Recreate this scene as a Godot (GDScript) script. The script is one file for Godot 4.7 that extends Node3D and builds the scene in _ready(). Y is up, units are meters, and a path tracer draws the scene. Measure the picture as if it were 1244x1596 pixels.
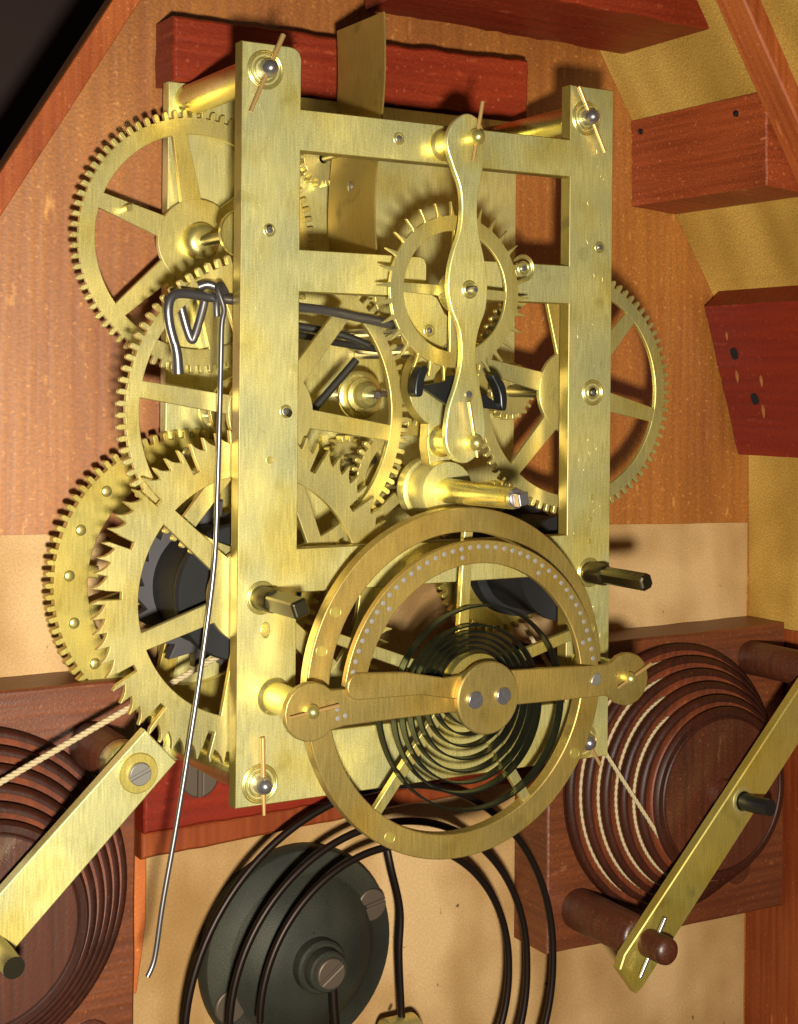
extends Node3D
# A brass clock movement with balance wheel in its wooden case, photographed close up with a flash.
# All shapes are given in millimetres and turned into metres when they are stored.

const MM := 0.001
var M := {}
var rng := RandomNumberGenerator.new()
var taken := {}

# ------------------------------------------------------------------ mesh builder
class Mb:
	var v := PackedVector3Array()
	var n := PackedVector3Array()
	var xf := Transform3D.IDENTITY
	func tri(a: Vector3, b: Vector3, c: Vector3, na: Vector3, nb: Vector3, nc: Vector3):
		a = xf * a; b = xf * b; c = xf * c
		na = (xf.basis * na).normalized(); nb = (xf.basis * nb).normalized(); nc = (xf.basis * nc).normalized()
		var cr := (b - a).cross(c - a)
		if cr.length_squared() < 1e-14: return
		if cr.dot(na + nb + nc) > 0.0:
			v.append_array([a, c, b]); n.append_array([na, nc, nb])
		else:
			v.append_array([a, b, c]); n.append_array([na, nb, nc])
	func ftri(a: Vector3, b: Vector3, c: Vector3, nn: Vector3): tri(a, b, c, nn, nn, nn)
	func quad(a, b, c, d, na, nb, nc, nd):
		tri(a, b, c, na, nb, nc); tri(a, c, d, na, nc, nd)
	func mesh(mat: Material) -> ArrayMesh:
		var vv := PackedVector3Array(); vv.resize(v.size())
		for i in v.size(): vv[i] = v[i] * 0.001
		var arr := []; arr.resize(Mesh.ARRAY_MAX)
		arr[Mesh.ARRAY_VERTEX] = vv; arr[Mesh.ARRAY_NORMAL] = n
		var m := ArrayMesh.new(); m.add_surface_from_arrays(Mesh.PRIMITIVE_TRIANGLES, arr); m.surface_set_material(0, mat)
		return m

func v2(a: float, r: float) -> Vector2: return Vector2(cos(a), sin(a)) * r

func loop_normals(l: PackedVector2Array) -> Array:       # for each edge: outward normal (material lies on the left of the walk)
	var en := []; var c := l.size()
	for i in c:
		var d := (l[(i + 1) % c] - l[i])
		en.append(Vector2(d.y, -d.x).normalized() if d.length() > 1e-9 else Vector2.ZERO)
	return en

func inset(l: PackedVector2Array, b: float) -> PackedVector2Array:
	var en := loop_normals(l); var out := PackedVector2Array(); var c := l.size()
	for i in c:
		var a: Vector2 = en[(i + c - 1) % c]; var d: Vector2 = en[i]
		var k: float = clampf(1.0 + a.dot(d), 0.35, 2.0)
		out.append(l[i] - (a + d) / k * b)
	return out

func walls(m: Mb, l: PackedVector2Array, z0: float, z1: float, b: float, fz: PackedVector2Array):
	# side wall of one loop with a chamfer to the front (and back) face
	var en := loop_normals(l); var c := l.size()
	var bb := minf(b, (z1 - z0) * 0.4)
	for i in c:
		var j := (i + 1) % c
		var e: Vector2 = en[i]
		if e == Vector2.ZERO: continue
		var p: Vector2 = en[(i + c - 1) % c]; var q: Vector2 = en[j]
		var n0 := (e + p).normalized() if e.dot(p) > 0.75 else e
		var n1 := (e + q).normalized() if e.dot(q) > 0.75 else e
		var a0 := Vector3(n0.x, n0.y, 0); var a1 := Vector3(n1.x, n1.y, 0)
		var A := l[i]; var B := l[j]
		m.quad(Vector3(A.x, A.y, z0 + bb), Vector3(B.x, B.y, z0 + bb), Vector3(B.x, B.y, z1 - bb), Vector3(A.x, A.y, z1 - bb), a0, a1, a1, a0)
		if b > 0.0:
			var C := fz[i]; var D := fz[j]
			for s in [1.0, -1.0]:
				var zf: float = z1 if s > 0 else z0
				var zw: float = z1 - bb if s > 0 else z0 + bb
				var up := Vector3(0, 0, s)
				m.quad(Vector3(A.x, A.y, zw), Vector3(B.x, B.y, zw), Vector3(D.x, D.y, zf), Vector3(C.x, C.y, zf), (a0 + up * 0.6).normalized(), (a1 + up * 0.6).normalized(), (a1 * 0.5 + up).normalized(), (a0 * 0.5 + up).normalized())

func ccw(l: PackedVector2Array, want: bool) -> PackedVector2Array:
	var a := 0.0
	for i in l.size(): a += l[i].cross(l[(i + 1) % l.size()])
	if (a > 0.0) != want:
		var r := l.duplicate(); r.reverse(); return r
	return l

func bridge(outer: PackedVector2Array, holes: Array) -> PackedVector2Array:
	var poly := outer.duplicate()
	var todo := holes.duplicate()
	todo.sort_custom(func(a, b): return max_x(a) > max_x(b))
	for hi in todo.size():
		var h: PackedVector2Array = todo[hi]
		var best := INF; var bi := 0; var bj := 0
		for i in poly.size():
			for j in h.size():
				var d := poly[i].distance_squared_to(h[j])
				if d < best and not crosses(poly[i], h[j], poly) and not crosses(poly[i], h[j], h):
					var clear := true
					for k in range(hi + 1, todo.size()):
						if crosses(poly[i], h[j], todo[k]): clear = false
					if clear:
						best = d; bi = i; bj = j
		var out := PackedVector2Array()
		for i in bi + 1: out.append(poly[i])
		for j in h.size() + 1: out.append(h[(bj + j) % h.size()])
		for i in range(bi, poly.size()): out.append(poly[i])
		poly = out
	return poly

func max_x(l: PackedVector2Array) -> float:
	var x := -INF
	for p in l: x = maxf(x, p.x)
	return x

func crosses(a: Vector2, b: Vector2, l: PackedVector2Array) -> bool:
	var c := l.size()
	for i in c:
		var p := l[i]; var q := l[(i + 1) % c]
		if p.is_equal_approx(a) or q.is_equal_approx(a) or p.is_equal_approx(b) or q.is_equal_approx(b): continue
		if Geometry2D.segment_intersects_segment(a, b, p, q) != null: return true
	return false

func ear_clip(l: PackedVector2Array) -> PackedInt32Array:
	var idx := []; for i in l.size(): idx.append(i)
	var out := PackedInt32Array(); var guard := 0; var i := 0
	while idx.size() > 3 and guard < idx.size() * 2 + 10:
		var c := idx.size(); i = i % c
		var ia: int = idx[(i + c - 1) % c]; var ib: int = idx[i]; var ic: int = idx[(i + 1) % c]
		var A := l[ia]; var B := l[ib]; var C := l[ic]
		var cr := (B - A).cross(C - B)
		var ok := cr > -1e-9
		if cr > 1e-9:
			for k in idx:
				var P := l[k]
				if P.is_equal_approx(A) or P.is_equal_approx(B) or P.is_equal_approx(C): continue
				if (B - A).cross(P - A) > -1e-9 and (C - B).cross(P - B) > -1e-9 and (A - C).cross(P - C) > -1e-9:
					ok = false; break
		if ok:
			if cr > 1e-9: out.append_array([ia, ib, ic])
			idx.remove_at(i); guard = 0
		else:
			i += 1; guard += 1
	if idx.size() == 3: out.append_array([idx[0], idx[1], idx[2]])
	return out

# a flat solid cut from sheet: outline, holes, from z0 to z1, edges broken by a chamfer
func sheet(m: Mb, outer: PackedVector2Array, holes: Array, z0: float, z1: float, b := 0.15, em: Mb = null):
	outer = ccw(outer, true)
	if em == null: em = m
	var hs := []
	for h in holes: hs.append(ccw(h, false))
	var fo := inset(outer, b) if b > 0.0 else outer
	walls(em, outer, z0, z1, b, fo)
	var fh := []
	for h in hs:
		var f: PackedVector2Array = inset(h, b) if b > 0.0 else h
		walls(em, h, z0, z1, b, f); fh.append(f)
	var poly := bridge(fo, fh) if fh.size() else fo
	var t := Geometry2D.triangulate_polygon(poly) if fh.is_empty() else PackedInt32Array()
	if t.is_empty(): t = ear_clip(poly)
	for k in range(0, t.size(), 3):
		var a := poly[t[k]]; var c := poly[t[k + 1]]; var d := poly[t[k + 2]]
		m.ftri(Vector3(a.x, a.y, z1), Vector3(c.x, c.y, z1), Vector3(d.x, d.y, z1), Vector3(0, 0, 1))
		m.ftri(Vector3(a.x, a.y, z0), Vector3(c.x, c.y, z0), Vector3(d.x, d.y, z0), Vector3(0, 0, -1))

# a ring: outline with angles in order, plain circle inside
func ring(m: Mb, outer: PackedVector2Array, r_in: float, z0: float, z1: float, b := 0.15):
	outer = ccw(outer, true)
	var fo := inset(outer, b)
	walls(m, outer, z0, z1, b, fo)
	var inn := PackedVector2Array(); var c := outer.size()
	for p in outer: inn.append(p.normalized() * r_in)
	var fi := PackedVector2Array()
	for p in inn: fi.append(p.normalized() * (r_in + b))
	for i in c:
		var j := (i + 1) % c
		var up := Vector3(0, 0, 1)
		for s in [1.0, -1.0]:
			var z: float = z1 if s > 0 else z0
			m.ftri(Vector3(fo[i].x, fo[i].y, z), Vector3(fo[j].x, fo[j].y, z), Vector3(fi[j].x, fi[j].y, z), up * s)
			m.ftri(Vector3(fo[i].x, fo[i].y, z), Vector3(fi[j].x, fi[j].y, z), Vector3(fi[i].x, fi[i].y, z), up * s)
		if inn[i].distance_to(inn[j]) < 1e-5: continue
		var na := -Vector3(inn[i].x, inn[i].y, 0).normalized(); var nb := -Vector3(inn[j].x, inn[j].y, 0).normalized()
		var bb := minf(b, (z1 - z0) * 0.4)
		m.quad(Vector3(inn[i].x, inn[i].y, z0 + bb), Vector3(inn[j].x, inn[j].y, z0 + bb), Vector3(inn[j].x, inn[j].y, z1 - bb), Vector3(inn[i].x, inn[i].y, z1 - bb), na, nb, nb, na)
		for s in [1.0, -1.0]:
			var zf: float = z1 if s > 0 else z0
			var zw: float = z1 - bb if s > 0 else z0 + bb
			var sl: Vector3 = up * s
			m.quad(Vector3(inn[i].x, inn[i].y, zw), Vector3(inn[j].x, inn[j].y, zw), Vector3(fi[j].x, fi[j].y, zf), Vector3(fi[i].x, fi[i].y, zf), (na + sl * 0.6).normalized(), (nb + sl * 0.6).normalized(), (na * 0.5 + sl).normalized(), (nb * 0.5 + sl).normalized())

func circle(r: float, seg := 64, c := Vector2.ZERO) -> PackedVector2Array:
	var l := PackedVector2Array()
	for i in seg: l.append(c + v2(TAU * i / seg, r))
	return l

func rect(x0: float, y0: float, x1: float, y1: float) -> PackedVector2Array:
	return PackedVector2Array([Vector2(x0, y0), Vector2(x1, y0), Vector2(x1, y1), Vector2(x0, y1)])

func poly(a: Array) -> PackedVector2Array:
	var l := PackedVector2Array()
	for i in range(0, a.size(), 2): l.append(Vector2(a[i], a[i + 1]))
	return l

func smooth_loop(l: PackedVector2Array, k := 5) -> PackedVector2Array:
	var out := PackedVector2Array(); var c := l.size()
	for i in c:
		for j in k: out.append(l[i].cubic_interpolate(l[(i + 1) % c], l[(i + c - 1) % c], l[(i + 2) % c], float(j) / k))
	return out

# solid of revolution about z: profile of (r, z) pairs; a corner sharper than 35 degrees stays an edge
func lathe(m: Mb, prof: Array, seg := 40, c := Vector2.ZERO):
	var p := []
	for i in range(0, prof.size(), 2): p.append(Vector2(prof[i], prof[i + 1]))
	for i in p.size() - 1:
		var d: Vector2 = p[i + 1] - p[i]
		if d.length() < 1e-6: continue
		var e := Vector2(-d.y, d.x).normalized()        # profile runs from the back (low z) round to the front: outward on its right
		e = -e
		var e0 := e; var e1 := e
		if i > 0:
			var dp: Vector2 = p[i] - p[i - 1]; var ep := Vector2(dp.y, -dp.x).normalized()
			if ep.dot(e) > 0.8: e0 = (ep + e).normalized()
		if i < p.size() - 2:
			var dn: Vector2 = p[i + 2] - p[i + 1]; var en := Vector2(dn.y, -dn.x).normalized()
			if en.dot(e) > 0.8: e1 = (en + e).normalized()
		for s in seg:
			var a0 := TAU * s / seg; var a1 := TAU * (s + 1) / seg
			var q := func(a: float, u: Vector2) -> Vector3: return Vector3(c.x + cos(a) * u.x, c.y + sin(a) * u.x, u.y)
			var nn := func(a: float, u: Vector2) -> Vector3: return Vector3(cos(a) * u.x, sin(a) * u.x, u.y)
			m.quad(q.call(a0, p[i]), q.call(a1, p[i]), q.call(a1, p[i + 1]), q.call(a0, p[i + 1]), nn.call(a0, e0), nn.call(a1, e0), nn.call(a1, e1), nn.call(a0, e1))

# a round bar along a list of points, radius at each end
func tube(m: Mb, pts: Array, r0: float, r1 := -1.0, seg := 12, flat := 1.0, flat_dir := Vector3.ZERO):
	if r1 < 0: r1 = r0
	var c := pts.size()
	var up := Vector3(0.31, 0.2, 0.93)
	var rings := []; var norms := []
	for i in c:
		var t: Vector3 = (pts[mini(i + 1, c - 1)] - pts[maxi(i - 1, 0)]).normalized()
		if flat_dir != Vector3.ZERO: up = flat_dir
		var sx := t.cross(up).normalized(); var sy := sx.cross(t).normalized(); up = sy
		var r := lerpf(r0, r1, float(i) / maxf(1.0, c - 1))
		var ri := []; var ni := []
		for s in seg:
			var a := TAU * s / seg
			ri.append(pts[i] + sx * cos(a) * r * flat + sy * sin(a) * r)
			ni.append((sx * cos(a) / flat + sy * sin(a)).normalized())
		rings.append(ri); norms.append(ni)
	for i in c - 1:
		for s in seg:
			var k := (s + 1) % seg
			m.quad(rings[i][s], rings[i][k], rings[i + 1][k], rings[i + 1][s], norms[i][s], norms[i][k], norms[i + 1][k], norms[i + 1][s])
	for e in [0, c - 1]:
		var d: Vector3 = (pts[0] - pts[1]).normalized() if e == 0 else (pts[c - 1] - pts[c - 2]).normalized()
		for s in seg: m.ftri(pts[e], rings[e][s], rings[e][(s + 1) % seg], d)

func curve(a: Array, k := 6) -> Array:
	var out := []; var c := a.size()
	for i in c - 1:
		var p: Vector3 = a[maxi(i - 1, 0)]; var q: Vector3 = a[i]; var r: Vector3 = a[i + 1]; var s: Vector3 = a[mini(i + 2, c - 1)]
		for j in k: out.append(q.cubic_interpolate(r, p, s, float(j) / k))
	out.append(a[c - 1]); return out

func pts3(a: Array) -> Array:
	var o := []
	for i in range(0, a.size(), 3): o.append(Vector3(a[i], a[i + 1], a[i + 2]))
	return o

# ------------------------------------------------------------------ scene tree helpers
func numbered(s: String) -> String:
	if not taken.has(s): taken[s] = 0; return s
	taken[s] += 1
	return "%s_%03d" % [s, taken[s]]

func thing(called: String, label: String, category: String, at: Vector3, group := "", kind := "") -> Node3D:
	var o := Node3D.new(); o.name = numbered(called); add_child(o)
	o.position = at * MM
	if label: o.set_meta("label", label)
	if category: o.set_meta("category", category)
	if group: o.set_meta("group", group)
	if kind: o.set_meta("kind", kind)
	return o

func part(called: String, m: Mb, mat: Material, parent: Node, at := Vector3.ZERO, label := "") -> MeshInstance3D:
	var o := MeshInstance3D.new(); o.mesh = m.mesh(mat); o.name = called
	o.position = at * MM
	if label: o.set_meta("label", label)
	parent.add_child(o, true); return o

func again(src: MeshInstance3D, parent: Node, at: Vector3, turn := 0.0) -> MeshInstance3D:
	var o := MeshInstance3D.new(); o.mesh = src.mesh; o.name = String(src.name).rstrip("0123456789").rstrip("_")
	o.position = at * MM; o.rotation.z = turn
	parent.add_child(o, true); return o

func solo(called: String, m: Mb, mat: Material, label: String, category: String, at := Vector3.ZERO, kind := "", group := "") -> MeshInstance3D:
	var o := MeshInstance3D.new(); o.mesh = m.mesh(mat); o.name = numbered(called); add_child(o)
	o.position = at * MM
	o.set_meta("label", label)
	if category: o.set_meta("category", category)
	if kind: o.set_meta("kind", kind)
	if group: o.set_meta("group", group)
	return o

# ------------------------------------------------------------------ materials
func fn(seed_: int, freq: float, oct := 4) -> FastNoiseLite:
	var f := FastNoiseLite.new(); f.seed = seed_; f.frequency = freq; f.fractal_octaves = oct; f.noise_type = FastNoiseLite.TYPE_SIMPLEX_SMOOTH
	return f

# grey noise, w x h samples stretched to s x s
func field(seed_: int, w: int, h: int, s: int, freq: float, oct := 4) -> PackedByteArray:
	var im := fn(seed_, freq, oct).get_seamless_image(w, h, false, false, 0.1, true)
	im.convert(Image.FORMAT_L8)
	if w != s or h != s: im.resize(s, s, Image.INTERPOLATE_CUBIC)
	return im.get_data()

func tex(im: Image) -> ImageTexture:
	im.generate_mipmaps(); return ImageTexture.create_from_image(im)

func mat(col: Color, rough: float, metal := 0.0) -> StandardMaterial3D:
	var m := StandardMaterial3D.new(); m.albedo_color = col; m.roughness = rough; m.metallic = metal
	return m

func tri_map(m: StandardMaterial3D, tile_mm: float):
	m.uv1_triplanar = true; m.uv1_scale = Vector3.ONE * (1000.0 / tile_mm); m.uv1_offset = Vector3(0.5, 0.5, 0.5); m.uv1_triplanar_sharpness = 8.0

func brass_tex(seed_: int) -> Array:
	var s := 1024
	var streak := field(seed_, 1024, 64, s, 0.3, 3)          # fine brushing that runs up the sheet
	var cloud := field(seed_ + 1, 128, 128, s, 0.03, 4)
	var grain := field(seed_ + 2, 1024, 1024, s, 0.42, 3)
	var blot := field(seed_ + 3, 256, 256, s, 0.05, 3)
	var tarn := field(seed_ + 4, 96, 96, s, 0.045, 4)          # brown tarnish
	var alb := PackedByteArray(); alb.resize(s * s * 3)
	var hgt := PackedByteArray(); hgt.resize(s * s)
	var rgh := PackedByteArray(); rgh.resize(s * s)
	for i in s * s:
		var c := cloud[i] / 255.0 - 0.5; var k := streak[i] / 255.0 - 0.5; var g := grain[i] / 255.0 - 0.5; var b := blot[i] / 255.0
		var dark := clampf((b - 0.72) * 5.0, 0.0, 1.0) * 0.16; var tar := clampf((tarn[i] / 255.0 - 0.52) * 3.0, 0.0, 1.0)
		var l := 0.98 + c * 0.08 + k * 0.15 + g * 0.30 - dark
		alb[i * 3] = int(clampf(230.0 * l - tar * 9.0, 0, 255)); alb[i * 3 + 1] = int(clampf(221.0 * l - c * 10.0 - tar * 17.0, 0, 255)); alb[i * 3 + 2] = int(clampf(146.0 * l - c * 30.0 - dark * 60.0 - tar * 34.0, 0, 255))
		hgt[i] = int(clampf(128.0 + k * 80.0 + g * 60.0, 0, 255))
		rgh[i] = int(clampf(112.0 + c * 36.0 + k * 20.0 + dark * 160.0, 0, 255))
	var h := Image.create_from_data(s, s, false, Image.FORMAT_L8, hgt); h.convert(Image.FORMAT_RGBA8); h.bump_map_to_normal_map(1.0)
	return [tex(Image.create_from_data(s, s, false, Image.FORMAT_RGB8, alb)), tex(h), tex(Image.create_from_data(s, s, false, Image.FORMAT_L8, rgh))]

func brass(t: Array, tint: Color, metal := 0.72, rough := 1.0, nscale := 0.3) -> StandardMaterial3D:
	var m := mat(tint, rough, metal); m.metallic_specular = 0.9; m.clearcoat_enabled = true; m.clearcoat = 0.5; m.clearcoat_roughness = 0.45
	m.albedo_texture = t[0]; m.normal_enabled = true; m.normal_texture = t[1]; m.normal_scale = nscale
	m.roughness_texture = t[2]; m.roughness_texture_channel = BaseMaterial3D.TEXTURE_CHANNEL_RED
	tri_map(m, 150.0); return m

# wood: grain runs along y (vertical) or along x
func wood_tex(seed_: int, dark: Color, light: Color, along_x := false, contrast := 1.0, specks := 0.0, grits := 0.22) -> Array:
	var s := 1024
	var fine := field(seed_, 1024, 40, s, 0.12, 4)
	var band := field(seed_ + 1, 160, 12, s, 0.05, 3)
	var cloud := field(seed_ + 2, 128, 128, s, 0.025, 4)
	var grit := field(seed_ + 3, 1024, 1024, s, 0.45, 2)
	var pale := field(seed_ + 4, 1024, 300, s, 0.07, 3)
	var dust := field(seed_ + 5, 1024, 1024, s, 0.19, 2)
	var alb := PackedByteArray(); alb.resize(s * s * 3)
	var hgt := PackedByteArray(); hgt.resize(s * s)
	for y in s:
		for x in s:
			var i := y * s + x
			var q := i if not along_x else x * s + y
			var f := fine[q] / 255.0 - 0.5; var b := band[q] / 255.0 - 0.5; var c := cloud[i] / 255.0 - 0.5; var g := grit[i] / 255.0 - 0.5
			var t := clampf(0.5 + (f * 0.8 + b * 0.45 + c * 0.8) * contrast, 0.0, 1.0)
			var col := dark.lerp(light, t)
			var l := 1.0 + g * grits - clampf((f - 0.24) * 6.0, 0.0, 1.0) * 0.14
			var sp := (clampf((pale[q] / 255.0 - 0.80) * 9.0, 0.0, 1.0) + clampf((dust[i] / 255.0 - 0.79) * 12.0, 0.0, 1.0)) * specks
			alb[i * 3] = int(clampf((col.r * l + sp * 0.22) * 255.0, 0, 255)); alb[i * 3 + 1] = int(clampf((col.g * l + sp * 0.22) * 255.0, 0, 255)); alb[i * 3 + 2] = int(clampf((col.b * l + sp * 0.2) * 255.0, 0, 255))
			hgt[i] = int(clampf(128.0 + f * 110.0 + g * 60.0, 0, 255))
	var h := Image.create_from_data(s, s, false, Image.FORMAT_L8, hgt); h.convert(Image.FORMAT_RGBA8); h.bump_map_to_normal_map(1.5)
	return [tex(Image.create_from_data(s, s, false, Image.FORMAT_RGB8, alb)), tex(h)]

func wood(t: Array, rough: float, tile := 400.0, nscale := 0.5, spec := 0.4) -> StandardMaterial3D:
	var m := mat(Color.WHITE, rough); m.albedo_texture = t[0]; m.normal_enabled = true; m.normal_texture = t[1]; m.normal_scale = nscale
	m.metallic_specular = spec; tri_map(m, tile); return m

func stain_tex(seed_: int, base: Color, other: Color, spots: float, grit_amount: float) -> Array:
	var s := 1024
	var cloud := field(seed_, 128, 128, s, 0.03, 4)
	var drip := field(seed_ + 1, 128, 24, s, 0.06, 3)
	var grit := field(seed_ + 2, 1024, 1024, s, 0.4, 2)
	var dots := field(seed_ + 3, 512, 400, s, 0.11, 2)
	var alb := PackedByteArray(); alb.resize(s * s * 3); var hgt := PackedByteArray(); hgt.resize(s * s)
	for i in s * s:
		var c := cloud[i] / 255.0 - 0.5; var d := drip[i] / 255.0 - 0.5; var g := grit[i] / 255.0 - 0.5
		var col := base.lerp(other, clampf(0.4 + c * 1.3 + d * 0.9, 0, 1))
		var l := 1.0 + g * grit_amount - clampf((dots[i] / 255.0 - 0.90) * 18.0, 0, 1) * spots
		alb[i * 3] = int(clampf(col.r * l * 255.0, 0, 255)); alb[i * 3 + 1] = int(clampf(col.g * l * 255.0, 0, 255)); alb[i * 3 + 2] = int(clampf(col.b * l * 255.0, 0, 255))
		hgt[i] = int(clampf(128.0 + g * 150.0 + c * 60.0, 0, 255))
	var h := Image.create_from_data(s, s, false, Image.FORMAT_L8, hgt); h.convert(Image.FORMAT_RGBA8); h.bump_map_to_normal_map(1.5)
	return [tex(Image.create_from_data(s, s, false, Image.FORMAT_RGB8, alb)), tex(h)]

func make_materials():
	var b1 := brass_tex(11); var b2 := brass_tex(37)
	M.brass = brass(b1, Color(1, 1, 1))
	M.brass_wheel = brass(b2, Color(0.95, 0.92, 0.86), 0.76, 0.92)
	M.brass_old = brass(b2, Color(0.84, 0.79, 0.58), 0.65)
	M.brass_edge = brass(b1, Color(0.64, 0.585, 0.40), 0.5)
	M.brass_brown = brass(b1, Color(0.79, 0.70, 0.56), 0.74, 1.05)
	M.brass_bright = brass(b2, Color(1, 0.98, 0.88), 0.85, 0.66, 0.12)
	M.pin = mat(Color(0.88, 0.72, 0.46), 0.32, 0.7)
	M.steel = mat(Color(0.68, 0.66, 0.67), 0.26, 0.88)
	M.steel_worn = mat(Color(0.56, 0.54, 0.50), 0.42, 0.6)
	M.screw_old = mat(Color(0.37, 0.32, 0.27), 0.5, 0.5)
	M.barrel = wood(stain_tex(95, Color(0.10, 0.10, 0.105), Color(0.16, 0.155, 0.16), 0.3, 0.5), 0.6, 120.0, 0.4, 0.35)
	M.ratchet = mat(Color(0.30, 0.29, 0.30), 0.5, 0.5)
	M.dot = mat(Color(0.55, 0.53, 0.52), 0.5, 0.3)
	M.lever = mat(Color(0.27, 0.265, 0.25), 0.4, 0.7)
	M.wire = mat(Color(0.46, 0.445, 0.45), 0.34, 0.85)
	M.arbor = mat(Color(0.46, 0.43, 0.34), 0.34, 1.0)
	M.spring = mat(Color(0.24, 0.26, 0.22), 0.3, 0.9)
	M.blacksteel = mat(Color(0.23, 0.235, 0.24), 0.36, 0.8)
	M.gong = mat(Color(0.15, 0.11, 0.09), 0.42, 0.7)
	M.hole = mat(Color(0.02, 0.015, 0.01), 0.9)
	var ir := stain_tex(91, Color(0.15, 0.155, 0.13), Color(0.225, 0.225, 0.18), 0.4, 0.8)
	M.iron = wood(ir, 0.62, 150.0, 0.6, 0.4); M.iron.metallic = 0.25
	M.board = wood(wood_tex(101, Color(0.49, 0.255, 0.09), Color(0.66, 0.40, 0.165), false, 0.8, 0.7, 0.4), 0.47, 400.0, 0.35, 0.95)
	M.board.clearcoat_enabled = true; M.board.clearcoat = 0.5; M.board.clearcoat_roughness = 0.42; M.board.albedo_color = Color(1.03, 1.07, 0.95)
	M.red = wood(wood_tex(121, Color(0.44, 0.115, 0.06), Color(0.60, 0.20, 0.10), true, 0.9, 0.6, 0.35), 0.45, 400.0, 0.6)
	M.red.albedo_color = Color(0.95, 1.06, 1.0)
	M.red_dark = M.red.duplicate(); M.red_dark.albedo_color = Color(0.84, 0.80, 0.80)
	M.rim = wood(wood_tex(141, Color(0.50, 0.22, 0.09), Color(0.72, 0.40, 0.20), false, 1.0, 0.6), 0.5, 300.0, 0.6)
	M.walnut = wood(wood_tex(161, Color(0.32, 0.155, 0.075), Color(0.47, 0.25, 0.125), true, 1.0, 0.5, 0.5), 0.45, 300.0, 0.7, 0.55)
	M.glue = wood(wood_tex(171, Color(0.45, 0.19, 0.085), Color(0.63, 0.30, 0.15), true, 1.0, 0.9, 0.5), 0.5, 300.0, 0.8)
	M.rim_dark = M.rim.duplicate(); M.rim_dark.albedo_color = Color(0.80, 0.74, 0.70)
	M.turned = wood(wood_tex(181, Color(0.20, 0.09, 0.045), Color(0.35, 0.17, 0.09), false, 1.0, 0.45, 0.6), 0.42, 300.0, 0.5, 0.6)
	M.groove = M.turned.duplicate(); M.groove.albedo_color = Color(1.36, 1.24, 0.95); M.groove.roughness = 0.6
	M.ridge = M.turned.duplicate(); M.ridge.albedo_color = Color(0.74, 0.70, 0.72); M.ridge.roughness = 0.5; M.ridge.metallic_specular = 0.4
	M.paper = wood(stain_tex(201, Color(0.75, 0.62, 0.44), Color(0.55, 0.41, 0.235), 0.55, 0.22), 0.6, 256.0, 0.25, 0.3)
	M.paper_old = wood(stain_tex(221, Color(0.75, 0.60, 0.30), Color(0.58, 0.44, 0.18), 0.0, 0.45), 0.7, 256.0, 0.6, 0.3)
	M.dark = mat(Color(0.15, 0.07, 0.05), 0.8)
	M.cord = mat(Color(0.68, 0.61, 0.47), 0.9)

# ------------------------------------------------------------------ clockwork shapes
func teeth(R: float, depth: float, n: int, phase := 0.0) -> PackedVector2Array:
	var l := PackedVector2Array(); var r0 := R - depth
	for i in n:
		var c := TAU * i / n + phase; var w := TAU / n * 0.25
		for p in [[-1.0, r0], [-0.97, R - 0.55], [-0.72, R - 0.16], [-0.25, R], [0.25, R], [0.72, R - 0.16], [0.97, R - 0.55], [1.0, r0]]:
			l.append(v2(c + p[0] * w, p[1]))
		l.append(v2(c + TAU / n * 0.5, r0 - 0.04))
	return l

func spoke_shape(r0: float, r1: float, w0: float, w1: float, a: float, z0: float, z1: float) -> Mb:
	var m := Mb.new(); var u := v2(a, 1.0); var s := Vector2(-u.y, u.x)
	sheet(m, PackedVector2Array([u * r0 - s * w0, u * r1 - s * w1, u * r1 + s * w1, u * r0 + s * w0]), [], z0, z1, 0.14)
	return m

# a crossed-out wheel as parts of `t`: toothed rim, spokes, hub; its front face lies at local z = 0
func wheel(t: Node3D, outline: PackedVector2Array, r_in: float, hub: float, n: int, phase: float, w0: float, w1: float, th: float, mt: Material, hole := 1.4):
	var m := Mb.new(); ring(m, outline, r_in, -th, 0.0, 0.14); part("toothed_rim", m, mt, t)
	for k in n: part("spoke", spoke_shape(hub - 0.5, r_in + 0.35, w0, w1, phase + TAU * k / n, -th + 0.03, -0.03), mt, t)
	m = Mb.new(); ring(m, circle(hub, 48), hole, -th - 0.05, 0.05, 0.15); part("hub", m, mt, t)

func rod(parent: Node3D, called: String, x: float, y: float, z0: float, z1: float, r: float, mt: Material, r_end := -1.0):
	var m := Mb.new(); var e := r if r_end < 0 else r_end
	lathe(m, [0, z0, e * 0.92, z0, e, z0 + 0.2, r, z0 + 0.5, r, z1 - 0.5, e, z1 - 0.2, e * 0.9, z1, 0, z1], 20, Vector2(x, y))
	return part(called, m, mt, parent)

func lantern(parent: Node3D, z0: float, z1: float, r: float, n: int):
	for z in [z0, z1]:
		var m := Mb.new(); lathe(m, [0, z - 0.7, r + 0.9, z - 0.7, r + 1.1, z - 0.5, r + 1.1, z + 0.5, r + 0.9, z + 0.7, 0, z + 0.7], 28); part("pinion_cap", m, M.brass_wheel, parent)
	for k in n:
		var p := v2(TAU * k / n, r); rod(parent, "trundle", p.x, p.y, z0, z1, 0.55, M.steel)

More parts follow.
